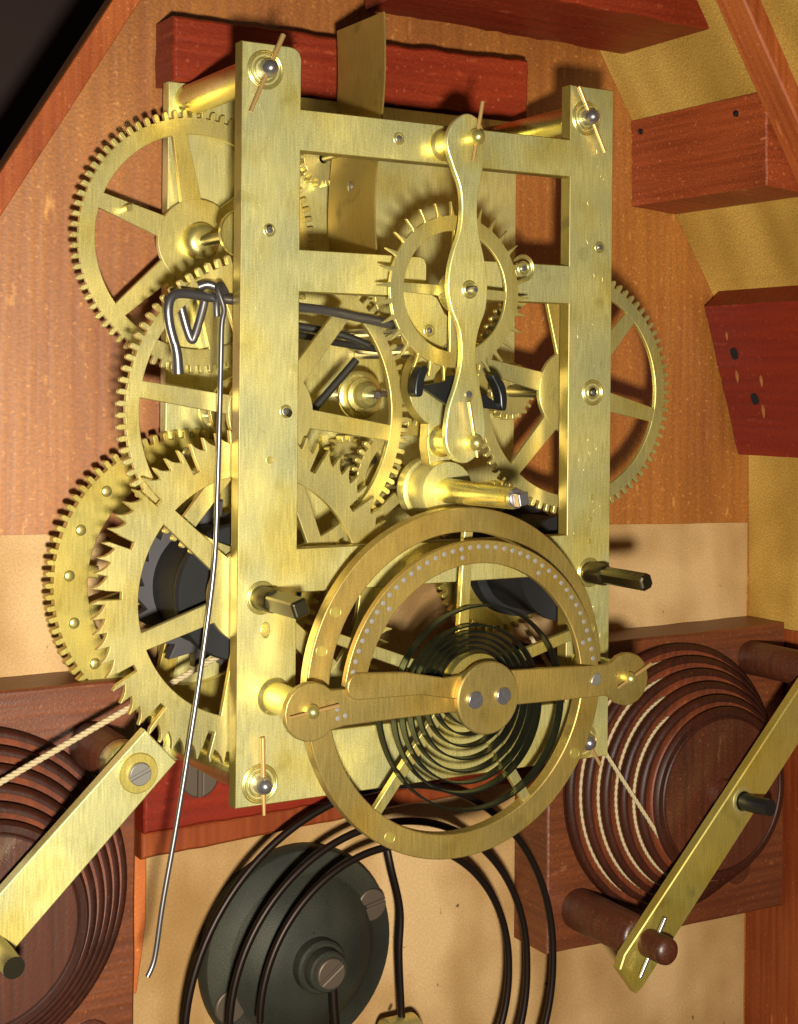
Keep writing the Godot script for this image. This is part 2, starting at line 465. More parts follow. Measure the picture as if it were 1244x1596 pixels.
# cheese-head screw standing on z = 0 with a slot at angle a
func screw(parent: Node, called: String, at: Vector3, r: float, h: float, a: float, mt: Material, slot := 0.14):
	var m := Mb.new(); m.xf = Transform3D(Basis(Vector3(0, 0, 1), a), Vector3.ZERO)
	var w := r * slot
	for s in [1.0, -1.0]:
		var l := PackedVector2Array()
		var a0 := asin(w / r)
		for k in 17: l.append(v2(lerpf(a0, PI - a0, k / 16.0), r) * Vector2(1, s))
		sheet(m, l, [], h * 0.45, h, r * 0.09)
	lathe(m, [0, 0, r * 0.99, 0, r * 0.99, h * 0.5, 0, h * 0.5], 28)
	return part(called, m, mt, parent, at)

func taper_pin(parent: Node, at: Vector3, a: float, up: float, down: float, r: float):
	var m := Mb.new(); var d := Vector3(cos(a), sin(a), 0.0)
	tube(m, [d * up, d * up * 0.5, Vector3.ZERO, -d * down * 0.6, -d * down], r * 1.12, r * 0.75, 10)
	return part("taper_pin", m, M.pin, parent, at)

func ball_end(parent: Node, called: String, at: Vector3, r: float, h: float, mt: Material):
	var m := Mb.new(); var pr := [0.0, -0.5, r * 0.92, -0.5, r * 0.95, h * 0.35]
	for k in 9:
		var t := k / 8.0 * PI * 0.5
		pr.append_array([r * (0.95 * cos(t) + 0.05 * (1 - k / 8.0)), h * 0.35 + sin(t) * h * 0.65])
	lathe(m, pr, 28)
	return part(called, m, mt, parent, at)

func rings_on_plate(parent: Node, at: Vector3, rs: Array, mt: Material):
	var m := Mb.new()
	for r in rs: lathe(m, [r + 0.32, 0.0, r + 0.18, 0.16, r, 0.22, r - 0.18, 0.16, r - 0.32, 0.0], 48)
	part("turned_collar", m, mt, parent, at)

func pivot_dot(parent: Node, x: float, y: float, z: float, r: float):
	var m := Mb.new(); lathe(m, [r * 1.9, 0.0, r * 1.75, 0.10, r * 1.5, 0.12, r * 1.15, 0.03], 24); part("oil_sink", m, M.brass_bright, parent, Vector3(x, y, z))
	m = Mb.new(); lathe(m, [0, -0.2, r, -0.2, r, 0.25, r * 0.7, 0.5, 0, 0.58], 18); part("pivot_end", m, M.steel, parent, Vector3(x, y, z))

# ------------------------------------------------------------------ the scene
func _ready():
	rng.seed = 7
	set_camera_and_light()
	make_materials()
	build_case()
	build_frame()
	build_strike_train()
	build_time_train()
	build_balance()
	build_wires()
	build_fusees()
	build_gong()

func set_camera_and_light():
	var cam := Camera3D.new(); cam.name = "camera"
	var bx := Vector3(0.86051273, 0.00869355, 0.50935476); var by := Vector3(-0.009002, 0.99995775, -0.00185891); var bz := Vector3(-0.5093494, -0.00298559, 0.86055463)
	cam.transform = Transform3D(Basis(bx, by, bz), Vector3(-141.863, 92.908, 309.588) * MM)
	var near := 0.05
	cam.projection = Camera3D.PROJECTION_FRUSTUM; cam.near = near; cam.far = 5.0
	cam.size = near * 1596.0 / 2387.347
	cam.frustum_offset = Vector2(near * (622.0 - 623.985) / 2387.347, -near * (798.0 - 600.751) / 2387.347)
	add_child(cam); cam.current = true
	var we := WorldEnvironment.new(); we.name = "environment"
	var e := Environment.new()
	e.background_mode = Environment.BG_COLOR; e.background_color = Color(0.30, 0.27, 0.23); e.background_energy_multiplier = 0.62
	e.tonemap_mode = Environment.TONE_MAPPER_LINEAR; e.tonemap_exposure = 1.0
	e.sdfgi_enabled = true; e.ssao_enabled = true; e.ssil_enabled = true
	we.environment = e; add_child(we)
	var fl := SpotLight3D.new(); fl.name = "camera_flash"     # the flash of the camera, a hand's breadth under the lens
	fl.transform = Transform3D(Basis.looking_at(Vector3(0.45, -0.05, -0.89)), Vector3(-138, 49, 333) * MM)
	fl.light_color = Color(1.0, 0.97, 0.90); fl.light_energy = 0.325; fl.light_size = 0.01
	fl.spot_angle = 42.0; fl.spot_angle_attenuation = 1.0; fl.spot_range = 4.0; fl.spot_attenuation = 2.0; fl.shadow_enabled = true
	add_child(fl)

func block(called: String, outline: PackedVector2Array, z0: float, z1: float, mt: Material, label: String, category: String, bev := 0.4, kind := "") -> MeshInstance3D:
	var m := Mb.new(); sheet(m, outline, [], z0, z1, bev); return solo(called, m, mt, label, category, Vector3.ZERO, kind)

func ragged(l: PackedVector2Array, amp: float, step: float) -> PackedVector2Array:
	var out := PackedVector2Array(); var c := l.size()
	for i in c:
		var d := l[(i + 1) % c] - l[i]; var k := maxi(1, int(d.length() / step)); var n := Vector2(d.y, -d.x).normalized()
		for j in k: out.append(l[i] + d * (float(j) / k) + n * (rng.randf_range(-amp, amp) if j > 0 else 0.0))
	return out

func build_case():
	block("background", rect(-420, -260, 420, 420), -190, -185, M.dark, "dark empty space behind the clock case", "", 0.0, "structure")
	block("back_wall", poly([-99, -160, 206, -160, 206, 48, 204.5, 77, 189, 123, 141.5, 195.4, 100, 257, 31, 257, -65.6, 100, -99, 60]), -62, -54, M.board, "orange brown wooden back board of the case", "", 0.3, "structure")
	block("edge_batten", poly([31, 257, -65.6, 100, -60.2, 98.2, 36.6, 255]), -53.9, -52.6, M.rim, "narrow wooden batten along the sloping edge of the back board", "batten", 0.25)
	block("paper_sheet", ragged(poly([-98, -159, 202, -159, 202, 51.6, 100, 54.2, 0, 56.6, -98, 58.6]), 0.12, 6.0), -53.95, -53.7, M.paper, "tan paper sheet with small spots pasted low on the back board", "paper", 0.0)
	# side wall of the case, inside face from the apex down; it runs towards the camera
	block("side_wall", poly([133, 208, 187, 123.5, 202.3, 77, 203.2, 20, 215, 20, 214, 80, 198, 128, 143, 214]), -54, 40, M.paper_old, "paper lined wall of the case leaning in towards the apex", "", 0.2, "structure")
	block("lower_side_wall", poly([202.8, 19.9, 202.8, -160, 215, -160, 215, 19.9]), -54, 40, M.rim_dark, "plain brown wooden wall of the case beside the lower fusee", "", 0.2, "structure")
	block("front_rim", poly([120, 218, 134.6, 195.7, 165, 149.4, 200, 96, 225, 113, 150, 228]), 4, 14, M.rim, "sloping front rim plank of the case in orange wood", "plank", 0.6)
	var m := Mb.new(); sheet(m, ragged(poly([56, 193.6, 147.3, 192.2, 149, 204, 56, 206]), 0.25, 3.5), [], -45, -7.5, 0.5)
	solo("apex_beam", m, M.red, "wide red stained beam glued under the apex, seen from below", "beam")
	m = Mb.new(); sheet(m, ragged(poly([0.6, 168.2, 106.7, 169.4, 106.7, 185.6, 60, 184.6, 0.6, 184.2]), 0.28, 3.2), [], -53.9, -41.2, 0.9)
	solo("mounting_block", m, M.red, "red stained mounting block behind the top of the brass movement", "wood block")
	m = Mb.new(); sheet(m, ragged(poly([153.4, 174.8, 153.7, 149.0, 171.2, 147.8]), 0.22, 3.0), [], -53.8, 3.6, 0.5)
	var g := solo("glue_block", m, M.glue, "brown three-cornered glue block between the two yellow paper areas", "wood block")
	for p in [Vector3(153.2, 171, -49), Vector3(153.2, 170.2, -8)]:
		var h := Mb.new(); h.xf = Transform3D(Basis(Vector3(0, 1, 0), -PI / 2), p); lathe(h, [0, -0.5, 0.9, -0.5, 0.9, 0.25, 0.5, 0.45, 0, 0.5], 14); part("nail_head", h, M.blacksteel, g)
	m = Mb.new(); sheet(m, ragged(poly([180.5, 119.6, 186.3, 124.6, 202.2, 77, 202.4, 73.6, 195.0, 73.6]), 0.22, 3.0), [], -51, 30, 0.5)
	g = solo("nailed_block", m, M.red_dark, "red stained block on the slanting wall with two nail holes", "wood block")
	for p in [[0.32, -42.0], [0.62, -37.5]]:
		var a := Vector2(180.5, 119.6).lerp(Vector2(195, 73.6), p[0])
		var h := Mb.new(); h.xf = Transform3D(Basis(Vector3(-0.304, 0.953, 0), Vector3(0, 0, 1), Vector3(0.953, 0.304, 0)), Vector3(a.x - 0.05, a.y, p[1]))
		sheet(h, smooth_loop(poly([-1.6, -1.2, 1.2, -1.5, 1.9, 0.6, 0.2, 1.5, -1.5, 0.9]), 4), [], -0.12, 0.02, 0.0); part("nail_hole", h, M.hole, g)
	for p in [[0.20, -43.5, 0.9], [0.47, -43.0, 1.3], [0.50, -33.0, 1.2], [0.70, -35.0, 1.4], [0.16, -4.0, 1.2]]:
		var a := Vector2(180.5, 119.6).lerp(Vector2(195, 73.6), p[0]); var k: float = p[2]
		var h := Mb.new(); h.xf = Transform3D(Basis(Vector3(-0.304, 0.953, 0), Vector3(0, 0, 1), Vector3(0.953, 0.304, 0)), Vector3(a.x - 0.05, a.y, p[1]))
		sheet(h, smooth_loop(poly([-1.6 * k, -0.3 * k, 0.2 * k, -0.5 * k, 1.5 * k, 0.1 * k, 0.1 * k, 0.5 * k]), 4), [], -0.12, 0.03, 0.0); part("chip", h, M.board, g)
	m = Mb.new(); sheet(m, ragged(poly([-4.6, -15.8, 106, -13.6, 106, 2.6, -4.6, 1.4]), 0.22, 3.5), [], -53.8, -42.6, 0.7)
	var seat := solo("seat_block", m, M.red_dark, "red stained block carrying the bottom edge of the brass movement", "wood block")
	screw(seat, "wood_screw", Vector3(9.5, -3.4, -42.6), 5.0, 1.2, PI / 2, M.screw_old, 0.1)
	m = Mb.new(); sheet(m, ragged(poly([-4.6, -22.6, 106, -17.6, 106, -13.7, -4.6, -15.9]), 0.25, 4.0), [], -53.8, -44.2, 0.8)
	solo("plain_strip", m, M.rim_dark, "unpainted brown strip below the red bottom block", "wood strip")
	block("thin_shim", ragged(poly([-10, -57.2, -3.4, -57.2, -1.1, -40, -1.0, -10, -10, -10]), 0.1, 8.0), -53.7, -50, M.rim, "thin orange wood strip beside the left fusee board", "wood strip", 0.3)

# ------------------------------------------------------------------ plates and pillars
func build_frame():
	var t := thing("clock_frame", "brass clock frame of two pierced plates joined by four pillars", "clock frame", Vector3(52, 0, 0))
	var d := Vector3(-52, 0, 0)
	var outer := PackedVector2Array()
	outer.append_array(poly([0, 0, 104, 0, 104, 170, 90.4, 170, 90.4, 156.2, 14.7, 156.2, 14.7, 167.6, 14.2, 169, 13, 169.8, 11.6, 170, 0, 170]))
	# the two windows join through the gap in the middle bar; a tongue hangs from the bar's left half
	var low := poly([14.7, 146.8, 14.7, 124.5, 46.6, 124.5, 47.8, 124.0, 48.4, 122.6, 48.4, 117.0, 49.4, 115.9, 51.4, 115.0, 52.4, 113.4, 53.6, 111.4, 55.6, 109.8, 55.5, 101.9])
	for k in 16: low.append(Vector2(54.0, 93.6) + v2(deg_to_rad(80.0 - 9.2 * k), 8.6 + 1.4 * sin(k / 15.0 * PI)))
	low.append_array([Vector2(57.2, 83.6), Vector2(57.2, 79.6)])
	for k in 25: low.append(Vector2(53.0, 69.0) + v2(deg_to_rad(70.0 - 13.0 * k), 7.0))
	low.append_array([Vector2(48.9, 79.6), Vector2(49.2, 83.8)])
	for k in 14: low.append(Vector2(54.2, 94.2) + v2(deg_to_rad(242.0 - 8.0 * k), 10.6))
	low.append_array([Vector2(43.8, 104.4), Vector2(43.4, 108), Vector2(42.2, 112), Vector2(41.0, 114.9), Vector2(14.7, 114.9), Vector2(14.7, 56.9), Vector2(90.4, 56.9), Vector2(90.4, 114.9), Vector2(62.4, 114.9), Vector2(62.0, 115.4), Vector2(62.0, 124.5), Vector2(90.4, 124.5), Vector2(90.4, 146.8)])
	var bal := rect(14.7, 15.0, 90.4, 46.9)
	var staff := circle(4.6, 24, Vector2(55.2, 94.2))
	var m := Mb.new(); var em := Mb.new(); sheet(m, outer, [low, bal, staff], -3.8, 0.0, 0.2, em)
	var fp := part("front_plate", m, M.brass, t, d, "pierced front plate with bright scratches")
	part("sawn_edge", em, M.brass_edge, t, d, "brown tarnished sawn edges of the front plate")
	# back plate: same outline, larger openings at the foot
	m = Mb.new(); sheet(m, poly([0, 0, 104, 0, 104, 168.2, 0, 168.2]), [rect(15, 13, 89, 46.5)], -46.6, -43.0, 0.2)
	part("back_plate", m, M.brass, t, d)
	# pillars, their turned collars, ball ends and taper pins
	var pins := [[5.7, 164.1, 1.16, 8.6, 11.0], [95.4, 162.1, 2.06, 8.2, 9.6], [5.9, 4.9, 1.60, 10.6, 6.6], [96.0, 4.6, 2.16, 4.0, 7.4]]
	for p in pins:
		m = Mb.new(); lathe(m, [0, -44.5, 4.0, -44.5, 4.0, -42.0, 3.8, -41.6, 3.8, -6.0, 4.2, -5.4, 4.2, -3.7, 0, -3.7], 32, Vector2(p[0], p[1])); part("pillar", m, M.brass_bright, t, d)
		rings_on_plate(t, d + Vector3(p[0], p[1], -0.02), [2.7, 3.7, 4.15], M.brass_bright)
		ball_end(t, "ball_end", d + Vector3(p[0], p[1], 0), 2.1, 4.4, M.steel)
		taper_pin(t, d + Vector3(p[0], p[1], 1.9), p[2], p[3], p[4], 0.55)
	# bushings and small pins in the front plate
	for p in [[98.15, 92.7], [76.4, 123.2]]:
		rings_on_plate(t, d + Vector3(p[0], p[1], -0.02), [1.5, 2.6, 3.1], M.brass_bright)
		pivot_dot(t, d.x + p[0], p[1], 0.0, 0.8)
	for p in [[49.2, 107.1], [54.3, 102.6], [7.04, 128.4], [11.5, 87.9], [40.45, 151.9], [100.0, 129.7]]: pivot_dot(t, d.x + p[0], p[1], 0.0, 0.8)
	for p in [[97.8, 60.5], [97.6, 55.0], [98.2, 66.2]]:
		m = Mb.new(); lathe(m, [0.66, 0.0, 0.5, 0.06, 0.36, 0.01, 0, 0.012], 14); part("punch_mark", m, M.brass_old, t, d + Vector3(p[0], p[1], 0.0))
	m = Mb.new(); m.xf = Transform3D(Basis.from_scale(Vector3(0.62, 1.0, 1.0)), Vector3.ZERO); lathe(m, [1.9, -0.02, 1.75, 0.09, 1.5, 0.03, 0, 0.02], 26); part("filled_hole", m, M.brass_bright, t, d + Vector3(7.0, 39.0, 0))
	m = Mb.new(); m.xf = Transform3D(Basis.from_scale(Vector3(0.8, 0.7, 1.0)), Vector3.ZERO); lathe(m, [1.2, -0.02, 1.0, 0.09, 0.7, 0.02, 0, 0.02], 22); part("filled_hole", m, M.brass_old, t, d + Vector3(7.6, 87.0 - 10.0, 0))
	# scratches: shallow bright grooves with a raised burr
	m = Mb.new()
	for k in 200:
		var c := Vector2(rng.randf_range(0.8, 13.8), rng.randf_range(2, 168)) if k % 4 != 0 else Vector2(rng.randf_range(91.5, 103), rng.randf_range(14, 166))
		if rng.randf() < 0.55: c.x = (5.5 if k % 4 != 0 else 97.8) + rng.randfn(0, 2.2)
		var a := PI / 2 + rng.randfn(0, 0.55); var ln := rng.randf_range(0.12, 0.75) + (0.8 if rng.randf() < 0.08 else 0.0); var w := rng.randf_range(0.04, 0.09)
		var u := v2(a, ln); var s := v2(a + PI / 2, w)
		for q in [1.0, -1.0]:
			var nn := Vector3(s.x * q, s.y * q, w * 1.2).normalized()
			m.quad(Vector3(c.x - u.x, c.y - u.y, 0.005), Vector3(c.x + s.x * q, c.y + s.y * q, 0.005), Vector3(c.x + u.x, c.y + u.y, 0.005), Vector3(c.x, c.y, 0.06), nn, nn, nn, nn)
	var sc := part("scratches", m, M.brass, t, d); sc.set_meta("kind", "stuff")
	# boss with the friction disc behind it
	m = Mb.new(); lathe(m, [0, -8.4, 6.9, -8.4, 7.6, -8.0, 7.6, -5.0, 7.2, -4.7, 6.6, -4.0, 7.1, -3.6, 7.1, 2.7, 6.9, 3.0, 0, 3.0], 56, Vector2(53.0, 69.0)); part("centre_boss", m, M.brass, t, d)

# ------------------------------------------------------------------ strike side
func build_strike_train():
	# warning wheel, far back
	var t := thing("warning_gear", "large crossed brass wheel high on the left with a stub pin on one spoke", "gear wheel", Vector3(7.0, 128.9, -40.0))
	wheel(t, teeth(32.4, 1.9, 78), 26.4, 10.6, 6, deg_to_rad(101), 2.7, 1.9, 1.4, M.brass_wheel)
	var m := Mb.new(); lathe(m, [0, -0.1, 4.6, -0.1, 4.6, 2.2, 3.8, 3.4, 2.6, 4.0, 0, 4.0], 32); part("collet", m, M.brass_bright, t)
	rod(t, "arbor", 0, 0, -3.0, 40.2, 1.35, M.arbor, 0.8)
	m = Mb.new(); lathe(m, [0, 24, 5.2, 24, 5.5, 24.4, 5.5, 25.6, 5.2, 26, 0, 26], 32); part("arbor_disc", m, M.brass_bright, t)
	var q := v2(deg_to_rad(161), 20.5); rod(t, "stub_pin", q.x, q.y, -0.5, 4.2, 0.85, M.brass_bright)
	# fly pinion and the fly
	t = thing("strike_fly", "thin brass fly vane standing upright between the plates", "fly vane", Vector3(40.5, 152.0, -38.0))
	m = Mb.new(); ring(m, teeth(7.2, 1.5, 18), 1.2, -3.4, 0.0, 0.12); part("pinion", m, M.brass_wheel, t)
	rod(t, "arbor", 0, 0, -5.0, 38.2, 0.9, M.arbor, 0.6)
	m = Mb.new(); var seg := 24
	for sd in [1.0, -1.0]:
		for k in seg:
			var y0 := lerpf(-31.5, 31.8, float(k) / seg); var y1 := lerpf(-31.5, 31.8, float(k + 1) / seg)
			var bow := func(y: float) -> float: return 1.2 * sin(y * 0.09) + (0.0007 * y * y)
			var e0: float = bow.call(y0) + sd * 0.22; var e1: float = bow.call(y1) + sd * 0.22
			m.quad(Vector3(e0, y0, 5.0), Vector3(e1, y1, 5.0), Vector3(e1, y1, 28.6), Vector3(e0, y0, 28.6), Vector3(sd, 0, 0), Vector3(sd, 0, 0), Vector3(sd, 0, 0), Vector3(sd, 0, 0))
			if sd > 0:
				for z in [5.0, 28.6]: m.quad(Vector3(e0, y0, z), Vector3(e1, y1, z), Vector3(e1 - 0.44, y1, z), Vector3(e0 - 0.44, y0, z), Vector3(0, 0, signf(z - 10)), Vector3(0, 0, signf(z - 10)), Vector3(0, 0, signf(z - 10)), Vector3(0, 0, signf(z - 10)))
	part("vane", m, M.brass_brown, t)
	m = Mb.new(); lathe(m, [0, 0, 1.6, 0.1, 1.2, 0.7, 0, 1.0], 16); m.xf = Transform3D.IDENTITY
	var blob := part("solder_spot", m, M.steel, t, Vector3(-0.4, -9.0, 16.0)); blob.rotation.y = -PI / 2
	# second strike wheel
	t = thing("strike_gear", "tall crossed brass wheel with square teeth left of the front plate", "gear wheel", Vector3(12.0, 87.6, -8.5))
	wheel(t, teeth(37.2, 2.0, 88, 0.02), 32.0, 10.8, 6, deg_to_rad(-9), 2.2, 1.9, 1.5, M.brass_wheel)
	rod(t, "arbor", 0, 0, -36, 8.9, 1.4, M.arbor, 0.7)
	lantern(t, -30, -22, 4.0, 9)
	m = Mb.new(); sheet(m, smooth_loop(poly([-6, -6, 4, -8, 9, -3, 8, 4, 2, 9, -5, 7, -9, 1]), 5), [], -16, -14.4, 0.15); part("cam", m, M.brass_bright, t)
	# count wheel: saw teeth with deep slots
	t = thing("count_gear", "brass count wheel with saw teeth and deep slots behind the front plate", "count wheel", Vector3(5.95, 46.3, -4.3))
	var slots := []
	for s in [178.5, 156.5, 209, 229, 138, 116.5, 98, 62, 35, 5, -30, -60, -90, 250]: slots.append(deg_to_rad(s))
	var ol := PackedVector2Array(); var n := 72
	for k in n:
		var a := TAU * k / n; var slot := false
		for s in slots:
			if absf(angle_difference(a + TAU / n * 0.5, s)) < TAU / n * 0.5: slot = true
		if slot:
			for e in [[0.0, 35.0], [0.04, 31.2], [0.62, 31.2], [0.66, 36.6], [0.84, 37.8], [0.92, 37.8], [0.96, 35.2]]: ol.append(v2(a + TAU / n * e[0], e[1]))
		else:
			for e in [[0.0, 34.9], [0.34, 35.5], [0.62, 36.4], [0.84, 37.8], [0.92, 37.8], [0.96, 35.2]]: ol.append(v2(a + TAU / n * e[0], e[1]))
	wheel(t, ol, 27.4, 11.0, 6, deg_to_rad(138), 2.3, 2.0, 1.5, M.brass_wheel)
	# great wheel with rivets, ratchet and black barrel on one arbor
	t = thing("strike_great_gear", "riveted brass great wheel with black barrel at the lower left", "gear wheel", Vector3(5.95, 46.3, -40.5))
	m = Mb.new(); ring(m, teeth(36.5, 2.0, 82), 26.2, -2.6, 0.0, 0.14); part("toothed_rim", m, M.brass_old, t)
	m = Mb.new(); sheet(m, poly([-23.4, 1.2, -27, 1.6, -27, 4.6, -23.4, 4.0]), [], -2.4, -0.1, 0.2); part("stop_lug", m, M.brass_old, t)
	for k in 6: part("spoke", spoke_shape(8, 26.5, 2.4, 2.0, deg_to_rad(15 + 60 * k), -2.3, -0.2), M.brass_old, t)
	m = Mb.new(); ring(m, circle(10, 40), 1.5, -2.5, 0.0, 0.2); part("hub", m, M.brass_old, t)
	for a in [135, 155.5, 176, 197, 218, 239, 260, 114, 93]:
		var p := v2(deg_to_rad(a), 30.9); ball_end(t, "rivet", Vector3(p.x, p.y, 0), 1.35, 0.8, M.brass_bright)
	m = Mb.new(); ol = PackedVector2Array()
	for k in 18:
		var a := -TAU * k / 18; ol.append(v2(a, 20.2)); ol.append(v2(a - 0.02, 16.4))
	ol.reverse()
	ring(m, ol, 2, 8.0, 11.4, 0.15); part("ratchet", m, M.ratchet, t)
	m = Mb.new(); lathe(m, [0, 11.4, 14.4, 11.4, 14.4, 26.6, 15.6, 27.0, 15.8, 27.4, 15.8, 29.2, 15.4, 29.8, 6.0, 29.9, 0, 29.9], 48); part("barrel", m, M.barrel, t)
	winding_square(t, 40.5, 60.0)
	# two small gears and the collet seen far behind in the window
	t = thing("minute_pinion", "small brass pinion deep in the open middle window", "pinion", Vector3(47.6, 75.4, -37.0))
	m = Mb.new(); ring(m, teeth(5.8, 1.5, 14), 1.0, -3, 0, 0.12); part("toothed_rim", m, M.brass_wheel, t); rod(t, "arbor", 0, 0, -6, 14, 1.0, M.arbor)
	t = thing("stop_arbor", "short arbor with a domed brass collet in the middle window", "arbor", Vector3(47.6, 91.5, -24.0))
	m = Mb.new(); lathe(m, [0, -7.4, 5.9, -7.4, 6.2, -7.0, 6.2, -6.2, 5.9, -5.9, 4.6, -5.7, 4.5, -4.6, 3.4, -4.2, 3.3, -2.2, 2.4, -1.2, 0, -1.0], 36); part("collet", m, M.brass_bright, t)
	rod(t, "arbor", 0, 0, -20, 2.6, 0.95, M.steel)

func winding_square(t: Node3D, z0: float, z1: float, k := 1.5):
	var m := Mb.new(); lathe(m, [0, z0 - 12, 2.7, z0 - 12, 2.7, z0 + 6.0, 2.3, z0 + 6.6, 0, z0 + 6.6], 28); part("arbor", m, M.arbor, t)
	m = Mb.new(); m.xf = Transform3D(Basis(Vector3(0, 0, 1), 0.35), Vector3.ZERO)
	sheet(m, poly([-1.9, -k, -k, -1.9, k, -1.9, 1.9, -k, 1.9, k, k, 1.9, -k, 1.9, -1.9, k]), [], z0 + 6.0, z1, 0.6); part("winding_square", m, M.arbor, t)
	rings_on_plate(t, Vector3(0, 0, z0 + 0.0), [3.0, 3.5], M.brass_bright)

# ------------------------------------------------------------------ time side
func build_time_train():
	var t := thing("time_gear", "crossed brass wheel standing out past the right edge of the plate", "gear wheel", Vector3(98.15, 92.9, -7.6))
	wheel(t, teeth(31.9, 1.8, 82), 26.9, 11.2, 6, deg_to_rad(-13), 2.5, 1.8, 1.3, M.brass_wheel)
	rod(t, "arbor", 0, 0, -35, 8.0, 1.7, M.arbor, 0.8)
	var m := Mb.new(); ring(m, teeth(8.0, 1.4, 22), 1.5, -32.0, -28.6, 0.12); part("pinion", m, M.brass_wheel, t)
	# time great wheel and barrel behind the balance
	t = thing("time_great_gear", "brass great wheel with black barrel in the shade behind the balance", "gear wheel", Vector3(97.6, 47.1, -40.5))
	m = Mb.new(); ring(m, teeth(21.0, 2.0, 50), 8.0, -2.4, 0.0, 0.14); part("toothed_rim", m, M.brass_old, t)
	m = Mb.new(); lathe(m, [0, 6, 14.6, 6, 15, 6.4, 15, 10.6, 12.8, 11.4, 12.8, 27.4, 13.8, 28.2, 13.8, 30.0, 0, 30.0], 48); part("barrel", m, M.barrel, t)
	winding_square(t, 40.5, 63.1, 1.05)
	# centre wheel and the long centre pipe
	t = thing("centre_arbor", "thick brass centre pipe with a bright squared steel tip pointing forward", "arbor", Vector3(52.6, 69.2, 3.0))
	m = Mb.new(); lathe(m, [0, 0, 3.0, 0, 3.0, 1.0, 2.9, 2.0, 2.5, 27.4, 2.3, 28.0, 0, 28.0], 40); part("pipe", m, M.brass_bright, t)
	m = Mb.new(); m.xf = Transform3D(Basis(Vector3(0, 0, 1), 0.2), Vector3.ZERO); sheet(m, circle(2.2, 20), [], 28.0, 29.4, 0.3); sheet(m, rect(-1.4, -1.4, 1.4, 1.4), [], 29.3, 31.8, 0.3); part("squared_tip", m, M.steel, t)
	m = Mb.new(); ring(m, teeth(16.8, 1.7, 44), 12.6, -18.6, -17.0, 0.12); part("toothed_rim", m, M.brass_wheel, t)
	for k in 4: part("spoke", spoke_shape(4, 12.9, 1.4, 1.2, deg_to_rad(40 + 90 * k), -18.4, -17.2), M.brass_wheel, t)
	rod(t, "arbor", 0, 0, -46, -10, 1.5, M.arbor)
	lantern(t, -38, -28, 5.6, 12)
	# escape wheel
	t = thing("escapement", "brass escape wheel with thin pointed teeth in front of the frame", "escape wheel", Vector3(52.1, 116.1, 7.1))
	var ol := PackedVector2Array(); var n := 30
	for k in n:
		var a := TAU * k / n + 0.05; var w := TAU / n
		for e in [[0.0, 17.9], [0.34, 17.9], [0.41, 18.3], [0.56, 21.0], [0.60, 21.2], [0.625, 21.0], [0.645, 18.4], [0.70, 17.9]]: ol.append(v2(a + w * e[0], e[1]))
	wheel(t, ol, 14.2, 4.0, 4, deg_to_rad(-2), 1.3, 1.1, 1.0, M.brass_wheel, 1.0)
	m = Mb.new(); lathe(m, [0, -0.6, 4.6, -0.6, 5.0, 0.0, 4.9, 1.2, 4.2, 2.6, 2.8, 3.6, 1.0, 4.0, 0, 4.0], 36); part("domed_collet", m, M.brass_bright, t)
	rod(t, "arbor", 0, 0, -40, 8.6, 0.75, M.steel, 0.6)
	m = Mb.new(); ring(m, teeth(8.6, 1.3, 24), 1.0, -27, -25.4, 0.12); part("pinion", m, M.brass_wheel, t)
	# bridge over the escape wheel
	t = thing("escape_bridge", "waisted brass bridge pinned upright over the escape wheel", "bridge", Vector3(52, 116, 13))
	var cl := smooth_loop(poly([45.5, 149.5, 46.7, 153.6, 49.6, 156.4, 52.3, 156.8, 55.0, 154.9, 56.3, 150.2, 55.6, 144.6, 54.6, 139.8, 54.1, 134.6, 54.6, 129.4, 55.8, 125.0, 56.8, 120.6, 57.1, 116.0, 56.6, 111.6, 55.0, 107.6, 54.1, 103.6, 54.1, 99.2, 55.3, 93.4, 56.5, 88.0, 56.8, 82.8, 55.2, 78.6, 51.8, 76.2, 48.4, 77.0, 46.2, 80.0, 45.9, 84.0, 46.7, 89.0, 48.6, 94.2, 49.8, 99.0, 49.9, 103.4, 49.2, 107.4, 47.2, 111.6, 46.2, 116.0, 46.5, 120.6, 47.6, 125.0, 49.2, 129.4, 49.8, 134.4, 49.3, 139.6, 47.2, 144.6]), 4)
	m = Mb.new(); sheet(m, cl, [circle(1.0, 16, Vector2(52.1, 116.3))], -1.7, 0.0, 0.25); part("bridge_plate", m, M.brass, t, Vector3(-52, -116, 0))
	for p in [[52.7, 151.4, 1.40, 8.4, 5.8], [52.9, 80.9, 1.76, 9.6, 3.4]]:
		m = Mb.new(); lathe(m, [0, -13, 3.9, -13, 3.9, -12.4, 3.2, -11.6, 3.2, -2.6, 3.8, -1.9, 3.8, -1.6, 0, -1.6], 32, Vector2(p[0] - 52, p[1] - 116)); part("post", m, M.brass_bright, t)
		ball_end(t, "ball_end", Vector3(p[0] - 52, p[1] - 116, 0), 1.95, 3.8, M.brass_bright)
		taper_pin(t, Vector3(p[0] - 52, p[1] - 116, 1.7), p[2], p[3], p[4], 0.45)
	rings_on_plate(t, Vector3(0.1, 0.3, -0.02), [1.3, 1.9], M.brass_bright)
	pivot_dot(t, 0.2, -24.3, 0.0, 0.6)
	# pallets
	t = thing("pallet_anchor", "black steel anchor whose two pallets flank the waist of the bridge", "pallet anchor", Vector3(52, 92, 7.2))
	m = Mb.new(); sheet(m, poly([-10.4, 2.4, -8.6, 2.0, -2.6, 3.0, -1.6, 4.2, 0.6, 4.6, 2.0, 3.0, 8.0, 0.2, 12.6, -2.4, 12.4, -3.6, 6.0, -3.0, 2.0, -2.6, 0.6, -3.4, -1.4, -2.8, -3.4, -1.8]), [], -1.6, 0.4, 0.25); part("anchor_arm", m, M.blacksteel, t)
